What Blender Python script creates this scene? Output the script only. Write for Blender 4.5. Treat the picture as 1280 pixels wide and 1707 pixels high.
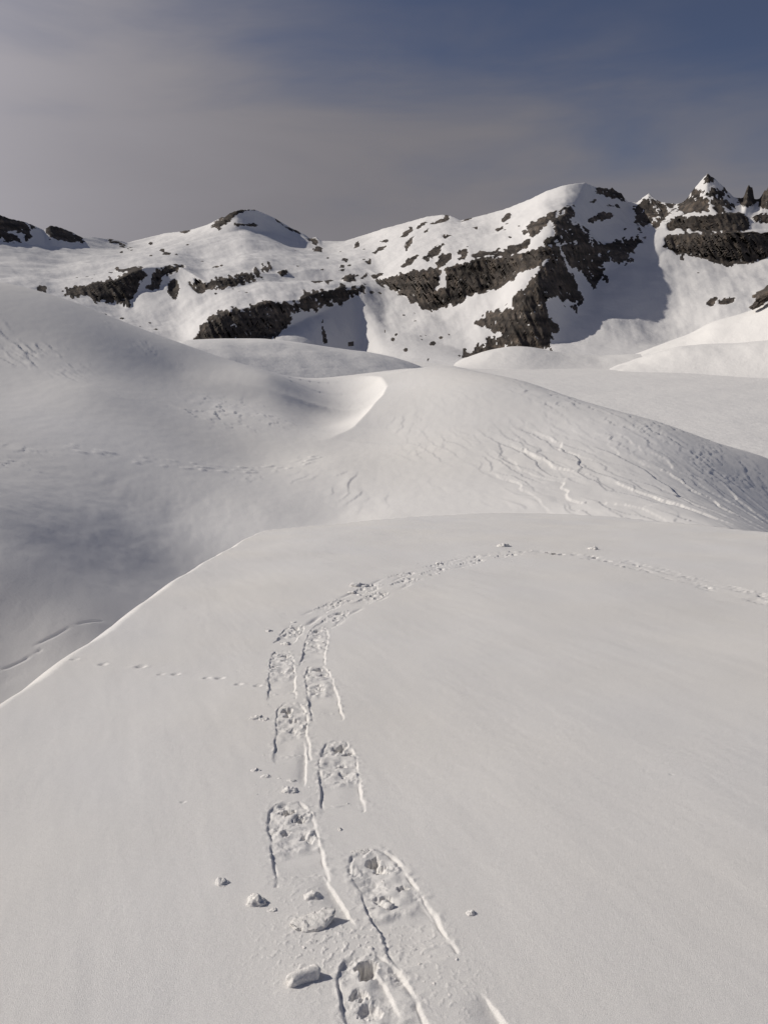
import bpy, math, random
import numpy as np

# ------------------------------------------------------------------ camera, sky, sun
for o in list(bpy.data.objects):
    bpy.data.objects.remove(o)
SC = bpy.context.scene
COL = SC.collection
F, CX, CY, EYE = 1282.0, 640.0, 853.5, 1.6
PITCH = math.radians(14.1)
cam_d = bpy.data.cameras.new("camera")
cam_d.sensor_fit = 'VERTICAL'
cam_d.sensor_height = 36.0
cam_d.lens = 36.0 * F / 1707.0
cam_d.clip_start = 0.05
cam_d.clip_end = 60000
cam = bpy.data.objects.new("camera", cam_d)
cam.location = (0, 0, EYE)
cam.rotation_euler = (math.pi / 2 - PITCH, 0, 0)
COL.objects.link(cam)
SC.camera = cam

SUN_EL, SUN_AZ = math.radians(33.5), math.radians(-74)      # azimuth from +Y, negative = left
SUN_DIR = (math.sin(SUN_AZ) * math.cos(SUN_EL), math.cos(SUN_AZ) * math.cos(SUN_EL), math.sin(SUN_EL))
sd = bpy.data.lights.new("sun", 'SUN')
sd.energy = 2.62
sd.angle = math.radians(0.6)
sd.color = (1.0, 0.94, 0.85)
sun = bpy.data.objects.new("sun", sd)
COL.objects.link(sun)
from mathutils import Vector
sun.rotation_euler = Vector(SUN_DIR).to_track_quat('Z', 'Y').to_euler()

W = bpy.data.worlds.new("World")
SC.world = W
W.use_nodes = True
nt = W.node_tree
N, L = nt.nodes, nt.links
N.clear()


def node(t, **kw):
    n = N.new(t)
    for k, v in kw.items():
        setattr(n, k, v)
    return n


def vmath(op, a, b):
    n = node('ShaderNodeVectorMath', operation=op)
    for i, s in enumerate((a, b)):
        if isinstance(s, (tuple, list)):
            n.inputs[i].default_value = s
        else:
            L.new(s, n.inputs[i])
    return n


def fm(op, a, b=None, clamp=False):
    n = node('ShaderNodeMath', operation=op, use_clamp=clamp)
    for i, s in enumerate((a, b)):
        if s is None:
            continue
        if isinstance(s, (int, float)):
            n.inputs[i].default_value = s
        else:
            L.new(s, n.inputs[i])
    return n.outputs[0]


def mrange(v, a, b, c=0.0, d=1.0, kind='SMOOTHSTEP'):
    n = node('ShaderNodeMapRange', interpolation_type=kind)
    L.new(v, n.inputs[0])
    for i, s in zip((1, 2, 3, 4), (a, b, c, d)):
        n.inputs[i].default_value = s
    return n.outputs[0]


sky = node('ShaderNodeTexSky', sky_type='NISHITA', sun_disc=False)
sky.sun_elevation = SUN_EL
sky.sun_rotation = SUN_AZ
sky.altitude = 2300
sky.air_density = 1.0
sky.dust_density = 0.4
sky.ozone_density = 2.0
skys = vmath('MULTIPLY', sky.outputs[0], (0.027, 0.029, 0.036))
tc = node('ShaderNodeTexCoord')
sep = node('ShaderNodeSeparateXYZ')
L.new(tc.outputs['Generated'], sep.inputs[0])
elev = sep.outputs[2]
sdot = vmath('DOT_PRODUCT', tc.outputs['Generated'], SUN_DIR).outputs['Value']
# thin high veil of cloud: dense low down and towards the sun, thinning upward
mp = node('ShaderNodeMapping')
mp.inputs['Scale'].default_value = (1.0, 1.0, 4.2)
mp.inputs['Rotation'].default_value = (0.10, -0.20, 0.3)
L.new(tc.outputs['Generated'], mp.inputs[0])
nz = node('ShaderNodeTexNoise')
nz.inputs['Scale'].default_value = 2.6
nz.inputs['Detail'].default_value = 9
nz.inputs['Roughness'].default_value = 0.52
nz.inputs['Distortion'].default_value = 0.5
L.new(mp.outputs[0], nz.inputs['Vector'])
nval = fm('SUBTRACT', nz.outputs[0], 0.5)
t = fm('ADD', elev, fm('MULTIPLY', nval, -0.36))
t = fm('ADD', t, fm('MULTIPLY', sdot, -0.25))
thin = mrange(t, 0.05, 0.31)
veil = fm('SUBTRACT', 1.0, fm('MULTIPLY', thin, 0.80))
glow = mrange(sdot, 0.05, 1.0, 0.0, 1.0, 'LINEAR')
glow = fm('POWER', glow, 3.6)
bright = fm('ADD', 0.165, fm('MULTIPLY', glow, 0.84))
bright = fm('ADD', bright, fm('MULTIPLY', nval, 0.05))
bright = fm('MULTIPLY', bright, mrange(elev, 0.1, 0.5, 1.03, 0.70, 'LINEAR'))
vc = node('ShaderNodeCombineColor')
L.new(fm('MULTIPLY', bright, 1.03), vc.inputs[0])
L.new(fm('MULTIPLY', bright, 0.985), vc.inputs[1])
L.new(fm('MULTIPLY', bright, 1.065), vc.inputs[2])
mx = node('ShaderNodeMix', data_type='RGBA')
L.new(veil, mx.inputs[0])
L.new(skys.outputs[0], mx.inputs[6])
L.new(vc.outputs[0], mx.inputs[7])
bg = node('ShaderNodeBackground')
bg.inputs[1].default_value = 1.0
L.new(mx.outputs[2], bg.inputs[0])
wo = node('ShaderNodeOutputWorld')
L.new(bg.outputs[0], wo.inputs[0])
SC.view_settings.view_transform = 'Standard'
SC.view_settings.look = 'None'
SC.view_settings.exposure = 0.19
SC.view_settings.gamma = 1.0

# ------------------------------------------------------------------ numeric helpers
CP, SP = math.cos(PITCH), math.sin(PITCH)


def ray(px, py):
    """pixel of the 1280x1707 photograph -> azimuth (from +Y) and tangent of elevation"""
    a = (np.asarray(px, float) - CX) / F
    b = (CY - np.asarray(py, float)) / F
    fwd = CP + b * SP
    up = b * CP - SP
    return np.arctan2(a, fwd), up / np.hypot(a, fwd)


def project(x, y, z):
    z = z - EYE
    d = y * CP - z * SP
    u = y * SP + z * CP
    d = np.where(d < 0.02, 0.02, d)
    return CX + F * x / d, CY - F * u / d


def smooth(a, b, x):
    t = np.clip((x - a) / (b - a), 0, 1)
    return t * t * (3 - 2 * t)


def hash2(ix, iy, seed):
    h = (ix.astype(np.int64) * 374761393 + iy.astype(np.int64) * 668265263 + seed * 1442695041) & 0xffffffff
    h = ((h ^ (h >> 13)) * 1274126177) & 0xffffffff
    return (h ^ (h >> 16)) & 0xffff


def perlin(x, y, seed=0):
    xi, yi = np.floor(x), np.floor(y)
    xf, yf = x - xi, y - yi
    u = xf * xf * xf * (xf * (xf * 6 - 15) + 10)
    v = yf * yf * yf * (yf * (yf * 6 - 15) + 10)

    def g(dx, dy):
        a = hash2(xi + dx, yi + dy, seed) * (2 * math.pi / 65536)
        return np.cos(a) * (xf - dx) + np.sin(a) * (yf - dy)
    n0 = g(0, 0) * (1 - u) + g(1, 0) * u
    n1 = g(0, 1) * (1 - u) + g(1, 1) * u
    return (n0 * (1 - v) + n1 * v) * 1.45


def fbm(x, y, oct=4, seed=0, gain=0.5):
    s, a, f = 0.0, 1.0, 1.0
    for i in range(oct):
        s = s + a * perlin(x * f + 17.3 * i, y * f - 9.1 * i, seed + i)
        a *= gain
        f *= 2.03
    return s


def ridged(x, y, oct=4, seed=0, gain=0.5):
    s, a, f = 0.0, 1.0, 1.0
    for i in range(oct):
        s = s + a * (1 - np.abs(perlin(x * f + 7.7 * i, y * f + 3.1 * i, seed + i)) * 1.6)
        a *= gain
        f *= 2.07
    return s


def poly_dist(x, y, pts):
    """distance to an open polyline, and the fraction of its length at the nearest point"""
    best = np.full(np.shape(x), 1e9)
    frac = np.zeros(np.shape(x))
    pts = np.asarray(pts, float)
    seg = np.hypot(*(pts[1:] - pts[:-1]).T)
    cum = np.concatenate([[0], np.cumsum(seg)])
    for i in range(len(pts) - 1):
        ax, ay = pts[i]
        dx, dy = pts[i + 1] - pts[i]
        t = np.clip(((x - ax) * dx + (y - ay) * dy) / max(dx * dx + dy * dy, 1e-12), 0, 1)
        d = np.hypot(x - ax - t * dx, y - ay - t * dy)
        m = d < best
        best = np.where(m, d, best)
        frac = np.where(m, (cum[i] + t * seg[i]) / cum[-1], frac)
    return best, frac


def inside(x, y, pts):
    r = np.zeros(np.shape(x), bool)
    n = len(pts)
    for i in range(n):
        x0, y0 = pts[i]
        x1, y1 = pts[(i + 1) % n]
        if y0 == y1:
            continue
        c = (y0 > y) != (y1 > y)
        r ^= c & (x < (x1 - x0) * (y - y0) / (y1 - y0) + x0)
    return r


def sdf_poly(x, y, pts):
    """positive inside"""
    d, _ = poly_dist(x, y, list(pts) + [pts[0]])
    return np.where(inside(x, y, pts), d, -d)


def blur(a, s, axis):
    if s <= 0:
        return a
    n = max(1, int(3 * s))
    k = np.exp(-0.5 * (np.arange(-n, n + 1) / s) ** 2)
    k /= k.sum()
    a = np.moveaxis(a, axis, 0)
    p = np.concatenate([np.repeat(a[:1], n, 0), a, np.repeat(a[-1:], n, 0)], 0)
    out = sum(k[i] * p[i:i + a.shape[0]] for i in range(2 * n + 1))
    return np.moveaxis(out, 0, axis)


# ------------------------------------------------------------------ mesh helpers
def grid_normals(P):
    du = np.gradient(P, axis=1)
    dv = np.gradient(P, axis=0)
    n = np.cross(du, dv)
    n /= np.maximum(np.linalg.norm(n, axis=2, keepdims=True), 1e-12)
    n[n[..., 2] < 0] *= -1
    return n


def mesh_from_grid(name, P, mask, mat, parent=None, normals=None, attrs=None):
    """one mesh object from the quads of the grid chosen by mask"""
    R, C = P.shape[:2]
    j, i = np.nonzero(mask)
    v0 = j * C + i
    quads = np.stack([v0, v0 + 1, v0 + C + 1, v0 + C], 1)
    used = np.zeros(R * C, bool)
    used[quads.ravel()] = True
    remap = np.cumsum(used) - 1
    q = remap[quads].astype(np.int32)
    co = P.reshape(-1, 3)[used].astype(np.float32)
    me = bpy.data.meshes.new(name)
    me.vertices.add(len(co))
    me.vertices.foreach_set('co', co.ravel())
    me.loops.add(q.size)
    me.loops.foreach_set('vertex_index', q.ravel())
    me.polygons.add(len(q))
    me.polygons.foreach_set('loop_start', np.arange(0, q.size, 4, dtype=np.int32))
    me.update(calc_edges=True)
    me.polygons.foreach_set('use_smooth', np.ones(len(q), bool))
    if attrs:
        for k, arr in attrs.items():
            at = me.attributes.new(k, 'FLOAT', 'POINT')
            at.data.foreach_set('value', arr.reshape(-1)[used].astype(np.float32))
    if normals is not None:
        nn = normals.reshape(-1, 3)[used].astype(np.float32)
        me.normals_split_custom_set_from_vertices(nn)
    me.materials.append(mat)
    ob = bpy.data.objects.new(name, me)
    COL.objects.link(ob)
    if parent:
        ob.parent = parent
    return ob


def tag(o, label=None, cat=None, group=None, kind=None):
    if label: o['label'] = label
    if cat: o['category'] = cat
    if group: o['group'] = group
    if kind: o['kind'] = kind
    return o


# ------------------------------------------------------------------ materials
def new_mat(name):
    m = bpy.data.materials.new(name)
    m.use_nodes = True
    return m, m.node_tree.nodes, m.node_tree.links, m.node_tree.nodes['Principled BSDF']


def snow_material(name, layers, base=(0.87, 0.85, 0.815), spot=0.0):
    """layers: (scale, bump distance in m, detail)"""
    m, n, l, p = new_mat(name)
    g = n.new('ShaderNodeNewGeometry')
    prev = None
    for sc, dist, det in layers:
        t = n.new('ShaderNodeTexNoise')
        t.inputs['Scale'].default_value = sc
        t.inputs['Detail'].default_value = det
        t.inputs['Roughness'].default_value = 0.62
        l.new(g.outputs['Position'], t.inputs['Vector'])
        b = n.new('ShaderNodeBump')
        b.inputs['Strength'].default_value = 1.0
        b.inputs['Distance'].default_value = dist
        l.new(t.outputs[0], b.inputs['Height'])
        if prev:
            l.new(prev.outputs[0], b.inputs['Normal'])
        prev = b
    l.new(prev.outputs[0], p.inputs['Normal'])
    # slight tint drift: snow is never one white
    t = n.new('ShaderNodeTexNoise')
    t.inputs['Scale'].default_value = layers[0][0] * 0.02
    t.inputs['Detail'].default_value = 3
    l.new(g.outputs['Position'], t.inputs['Vector'])
    r = n.new('ShaderNodeValToRGB')
    r.color_ramp.elements[0].position = 0.3
    r.color_ramp.elements[1].position = 0.7
    r.color_ramp.elements[0].color = (base[0] * 0.985, base[1] * 0.99, base[2] * 1.01, 1)
    r.color_ramp.elements[1].color = (base[0] * 1.01, base[1] * 1.0, base[2] * 0.985, 1)
    l.new(t.outputs[0], r.inputs[0])
    col = r.outputs[0]
    if spot:
        # coarse crystals
        v = n.new('ShaderNodeTexNoise')
        v.inputs['Scale'].default_value = spot
        v.inputs['Detail'].default_value = 2
        l.new(g.outputs['Position'], v.inputs['Vector'])
        mr = n.new('ShaderNodeMapRange')
        mr.inputs[1].default_value = 0.3
        mr.inputs[2].default_value = 0.7
        mr.inputs[3].default_value = 0.84
        mr.inputs[4].default_value = 1.08
        l.new(v.outputs[0], mr.inputs[0])
        vm = n.new('ShaderNodeVectorMath')
        vm.operation = 'SCALE'
        l.new(col, vm.inputs[0])
        l.new(mr.outputs[0], vm.inputs['Scale'])
        col = vm.outputs[0]
    l.new(col, p.inputs['Base Color'])
    p.inputs['Roughness'].default_value = 0.75
    p.inputs['Specular IOR Level'].default_value = 0.18
    if spot:
        # loose crystal facets that glint
        f = n.new('ShaderNodeTexNoise')
        f.inputs['Scale'].default_value = 260
        f.inputs['Detail'].default_value = 1
        l.new(g.outputs['Position'], f.inputs['Vector'])
        fb = n.new('ShaderNodeBump')
        fb.inputs['Distance'].default_value = 0.02
        l.new(f.outputs[0], fb.inputs['Height'])
        l.new(fb.outputs[0], p.inputs['Coat Normal'])
        p.inputs['Coat Weight'].default_value = 0.06
        p.inputs['Coat Roughness'].default_value = 0.12
        p.inputs['Coat IOR'].default_value = 1.31
    return m


M_NEAR = snow_material('snow_near', [(22, 0.0016, 4), (420, 0.0020, 2)], spot=330)
M_CLUMP = snow_material('snow_clump', [(45, 0.006, 4), (300, 0.0015, 2)], spot=250)
M_MID = snow_material('snow_wind_packed', [(1.2, 0.008, 5), (7, 0.008, 4)])
M_FAR = snow_material('snow_far', [(0.03, 1.2, 5), (0.22, 0.30, 4)])
M_MOUNTAIN = snow_material('snow_mountain', [(0.02, 2.2, 5), (0.12, 0.45, 3)], base=(0.80, 0.785, 0.765))


def rock_material():
    m, n, l, p = new_mat('rock')
    g = n.new('ShaderNodeNewGeometry')
    mp = n.new('ShaderNodeMapping')
    mp.inputs['Scale'].default_value = (1.0, 1.0, 0.13)      # streaks run down the face
    l.new(g.outputs['Position'], mp.inputs[0])
    a = n.new('ShaderNodeTexNoise')
    a.inputs['Scale'].default_value = 0.17
    a.inputs['Detail'].default_value = 7
    a.inputs['Roughness'].default_value = 0.65
    l.new(mp.outputs[0], a.inputs['Vector'])
    r = n.new('ShaderNodeValToRGB')
    e = r.color_ramp.elements
    e[0].position, e[0].color = 0.25, (0.028, 0.026, 0.025, 1)
    e[1].position, e[1].color = 0.78, (0.170, 0.132, 0.100, 1)
    k = e.new(0.5)
    k.color = (0.070, 0.060, 0.052, 1)
    l.new(a.outputs[0], r.inputs[0])
    c = n.new('ShaderNodeTexNoise')
    c.inputs['Scale'].default_value = 0.02
    c.inputs['Detail'].default_value = 4
    l.new(g.outputs['Position'], c.inputs['Vector'])
    mr = n.new('ShaderNodeMapRange')
    mr.inputs[1].default_value = 0.35
    mr.inputs[2].default_value = 0.65
    mr.inputs[3].default_value = 0.75
    mr.inputs[4].default_value = 1.3
    l.new(c.outputs[0], mr.inputs[0])
    mp3 = n.new('ShaderNodeMapping')
    mp3.inputs['Scale'].default_value = (0.06, 0.06, 1.0)
    mp3.inputs['Rotation'].default_value = (0.03, 0.06, 0)
    l.new(g.outputs['Position'], mp3.inputs[0])
    st = n.new('ShaderNodeTexNoise')
    st.inputs['Scale'].default_value = 0.16
    st.inputs['Detail'].default_value = 4
    l.new(mp3.outputs[0], st.inputs['Vector'])
    sm = n.new('ShaderNodeMapRange')
    sm.inputs[1].default_value = 0.36
    sm.inputs[2].default_value = 0.64
    sm.inputs[3].default_value = 0.62
    sm.inputs[4].default_value = 1.4
    l.new(st.outputs[0], sm.inputs[0])
    mu = n.new('ShaderNodeMath')
    mu.operation = 'MULTIPLY'
    l.new(mr.outputs[0], mu.inputs[0])
    l.new(sm.outputs[0], mu.inputs[1])
    vm = n.new('ShaderNodeVectorMath')
    vm.operation = 'SCALE'
    l.new(r.outputs[0], vm.inputs[0])
    l.new(mu.outputs[0], vm.inputs['Scale'])
    mp2 = n.new('ShaderNodeMapping')
    mp2.inputs['Scale'].default_value = (1.0, 1.0, 0.30)
    l.new(g.outputs['Position'], mp2.inputs[0])
    d = n.new('ShaderNodeTexNoise')
    d.inputs['Scale'].default_value = 0.17
    d.inputs['Detail'].default_value = 5
    d.inputs['Roughness'].default_value = 0.7
    l.new(mp2.outputs[0], d.inputs['Vector'])
    dm = n.new('ShaderNodeMapRange')
    dm.inputs[1].default_value = 0.64
    dm.inputs[2].default_value = 0.70
    l.new(d.outputs[0], dm.inputs[0])
    mxs = n.new('ShaderNodeMix')
    mxs.data_type = 'RGBA'
    mxs.inputs[7].default_value = (0.70, 0.68, 0.65, 1)
    l.new(dm.outputs[0], mxs.inputs[0])
    l.new(vm.outputs[0], mxs.inputs[6])
    l.new(mxs.outputs[2], p.inputs['Base Color'])
    b = n.new('ShaderNodeBump')
    b.inputs['Distance'].default_value = 2.2
    l.new(a.outputs[0], b.inputs['Height'])
    l.new(b.outputs[0], p.inputs['Normal'])
    p.inputs['Roughness'].default_value = 0.9
    p.inputs['Specular IOR Level'].default_value = 0.2
    return m


M_ROCK = rock_material()

# ------------------------------------------------------------------ the valley floor
PLAIN_Z = -40.0
az = np.linspace(-math.pi, math.pi, 361)
rr = np.concatenate([np.linspace(5, 150, 8), np.linspace(170, 1200, 160), np.geomspace(1300, 30000, 24)])
A, Rr = np.meshgrid(az, rr)
X, Y = Rr * np.sin(A), Rr * np.cos(A)
Z = PLAIN_Z + 0.9 * fbm(X / 160, Y / 160, 3, 5) + 0.35 * fbm(X / 45, Y / 70, 2, 6)
plain = mesh_from_grid('valley_floor', np.stack([X, Y, Z], 2), np.ones((len(rr) - 1, 360), bool), M_FAR)
tag(plain, 'flat snow covered valley floor below the mountains', 'snowfield', kind='structure')


# ------------------------------------------------------------------ lofted hills and mountains
def stations(tab, azs, key_py=None):
    """tab: {px: [(py, r), ...]} -> tan(elev) and r arrays (layers, columns)"""
    pxs = sorted(tab)
    nl = len(tab[pxs[0]])
    T, Rd = [], []
    for k in range(nl):
        a, t, r = [], [], []
        for px in pxs:
            py, rad = tab[px][k]
            aa, tt = ray(px, py)
            a.append(aa); t.append(tt); r.append(rad)
        T.append(np.interp(azs, a, t))
        Rd.append(np.interp(azs, a, r))
    return np.array(T), np.array(Rd)


MT = {
 -260: [(560, 860), (540, 900), (505, 1000), (490, 1080), (440, 1250), (395, 1330), (352, 1400)],
 0: [(560, 880), (540, 930), (495, 1060), (470, 1150), (437, 1330), (402, 1480), (356, 1560)],
 100: [(560, 890), (540, 940), (490, 1080), (481, 1110), (440, 1370), (412, 1560), (379, 1650)],
 200: [(560, 890), (542, 940), (502, 1060), (463, 1090), (430, 1380), (414, 1680), (402, 1780)],
 232: [(560, 890), (545, 940), (488, 1080), (447, 1110), (424, 1430), (411, 1750), (400, 1950)],
 300: [(568, 890), (555, 920), (474, 1110), (449, 1140), (418, 1420), (400, 1600), (385, 1780)],
 340: [(566, 850), (540, 870), (488, 1040), (472, 1065), (430, 1360), (396, 1540), (375, 1660)],
 380: [(566, 850), (521, 875), (483, 1030), (465, 1060), (425, 1350), (387, 1540), (357, 1600)],
 410: [(566, 860), (516, 885), (476, 1060), (457, 1090), (415, 1360), (380, 1560), (347, 1610)],
 450: [(562, 870), (501, 900), (470, 1070), (450, 1110), (415, 1400), (385, 1620), (358, 1690)],
 500: [(540, 915), (499, 945), (465, 1100), (446, 1160), (425, 1430), (405, 1660), (386, 1800)],
 550: [(512, 985), (480, 1015), (462, 1130), (445, 1200), (430, 1400), (415, 1580), (402, 1760)],
 604: [(492, 1050), (477, 1075), (457, 1170), (440, 1230), (425, 1340), (408, 1480), (391, 1660)],
 640: [(545, 960), (515, 1030), (477, 1120), (464, 1130), (435, 1230), (405, 1370), (379, 1540)],
 690: [(560, 910), (530, 970), (503, 1030), (454, 1050), (425, 1150), (395, 1290), (366, 1430)],
 740: [(575, 880), (540, 940), (510, 995), (447, 1020), (415, 1120), (385, 1250), (356, 1370)],
 780: [(590, 850), (560, 890), (493, 985), (436, 1008), (410, 1100), (385, 1210), (363, 1310)],
 830: [(590, 838), (525, 900), (478, 970), (430, 990), (405, 1070), (380, 1170), (349, 1280)],
 870: [(587, 826), (490, 885), (441, 950), (421, 965), (390, 1030), (365, 1110), (336, 1220)],
 905: [(582, 835), (490, 885), (430, 930), (412, 942), (375, 990), (345, 1060), (319, 1180)],
 925: [(575, 845), (490, 905), (430, 940), (408, 952), (370, 995), (345, 1055), (313, 1160)],
 950: [(572, 860), (515, 920), (450, 975), (405, 998), (365, 1030), (340, 1072), (305, 1145)],
 980: [(572, 862), (530, 915), (460, 1015), (404, 1052), (375, 1090), (345, 1130), (303, 1180)],
 1020: [(575, 858), (535, 912), (450, 1042), (403, 1105), (375, 1155), (345, 1195), (313, 1235)],
 1050: [(575, 858), (535, 915), (440, 1068), (402, 1142), (375, 1195), (355, 1235), (336, 1270)],
 1075: [(575, 860), (535, 925), (450, 1068), (405, 1155), (385, 1200), (350, 1235), (322, 1270)],
 1110: [(572, 880), (530, 960), (418, 1140), (400, 1152), (388, 1175), (366, 1195), (336, 1235)],
 1150: [(570, 880), (520, 965), (426, 1125), (394, 1137), (386, 1155), (362, 1173), (322, 1220)],
 1180: [(568, 880), (515, 965), (430, 1115), (390, 1127), (385, 1145), (360, 1163), (288, 1220)],
 1210: [(565, 880), (510, 965), (439, 1105), (387, 1120), (383, 1140), (356, 1158), (313, 1215)],
 1250: [(560, 880), (505, 965), (434, 1110), (386, 1125), (380, 1150), (357, 1180), (325, 1235)],
 1280: [(555, 880), (500, 965), (422, 1125), (384, 1142), (375, 1165), (350, 1195), (312, 1250)],
 1540: [(550, 880), (500, 965), (425, 1130), (384, 1150), (370, 1175), (345, 1205), (310, 1260)],
}
SKYLINE = [(-260, 352), (-120, 340), (0, 356), (15, 361), (45, 369), (74, 382), (84, 374), (103, 378), (120, 386), (136, 394), (155, 394),
 (189, 398), (213, 404), (227, 400), (275, 388), (300, 385), (315, 383), (344, 374), (378, 357), (395, 348), (423, 347), (438, 353),
 (458, 362), (486, 379), (507, 389), (517, 397), (527, 394), (537, 402), (548, 402), (575, 401), (606, 391), (641, 379), (675, 370),
 (709, 360), (737, 356), (751, 358), (768, 366), (785, 362), (812, 355), (841, 347), (882, 331), (910, 317), (943, 306), (975, 302),
 (987, 308), (1004, 313), (1020, 313), (1036, 323), (1046, 335), (1061, 337), (1070, 328), (1081, 320), (1093, 331), (1105, 335),
 (1126, 339), (1142, 333), (1154, 315), (1166, 300), (1173, 292), (1180, 285), (1186, 291), (1193, 296), (1207, 311), (1223, 327), (1238, 330),
 (1242, 319), (1245, 309), (1248, 306), (1251, 312), (1254, 314), (1257, 329), (1265, 330), (1270, 322), (1274, 313), (1277, 315), (1281, 304), (1310, 300), (1340, 330), (1400, 315), (1540, 320)]

a0, _ = ray(-260, 450)
a1, _ = ray(1540, 450)
NC = 1000
azs = np.linspace(a0, a1, NC)
T, Rd = stations(MT, azs)
sk = np.array(SKYLINE, float)
ska, skt = ray(sk[:, 0], sk[:, 1])
T[6] = np.interp(azs, ska, skt)
for k in range(7):
    Rd[k] = blur(Rd[k], 7 if k < 6 else 12, 0)
    if k < 6:
        T[k] = blur(T[k], 5, 0)
Zl = EYE + T * Rd
# front foot and the back of the range
Zl = np.concatenate([[np.full(NC, PLAIN_Z - 4)], [np.full(NC, PLAIN_Z + 0.5)], Zl, [Zl[6] - 150 - 0.15 * np.abs(Zl[6])], [np.full(NC, PLAIN_Z - 6)]])
Rl = np.concatenate([[Rd[0] - 190], [Rd[0] - 120], Rd, [Rd[6] + 240], [Rd[6] + 900]])
rows_n = [4, 26, 46, 52, 52, 46, 46, 58, 18, 4]
Rg, Zg = [], []
for k in range(len(rows_n)):
    n = rows_n[k]
    tt = np.arange(n)[:, None] / n
    Rg.append(Rl[k] * (1 - tt) + Rl[k + 1] * tt)
    Zg.append(Zl[k] * (1 - tt) + Zl[k + 1] * tt)
Rg.append(Rl[-1:]); Zg.append(Zl[-1:])
Rg, Zg = np.concatenate(Rg), np.concatenate(Zg)
crest_row = sum(rows_n[:8])
Rg = blur(Rg, 2.2, 0)
Zs = blur(Zg, 2.2, 0)
# keep the drawn skyline
Zs[crest_row - 4:crest_row + 5] = Zs[crest_row - 4:crest_row + 5] * 0.25 + Zg[crest_row - 4:crest_row + 5] * 0.75
Zg = Zs
AZ = np.broadcast_to(azs, Rg.shape)
X, Y = Rg * np.sin(AZ), Rg * np.cos(AZ)
PX, PY = project(X, Y, Zg)

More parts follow.
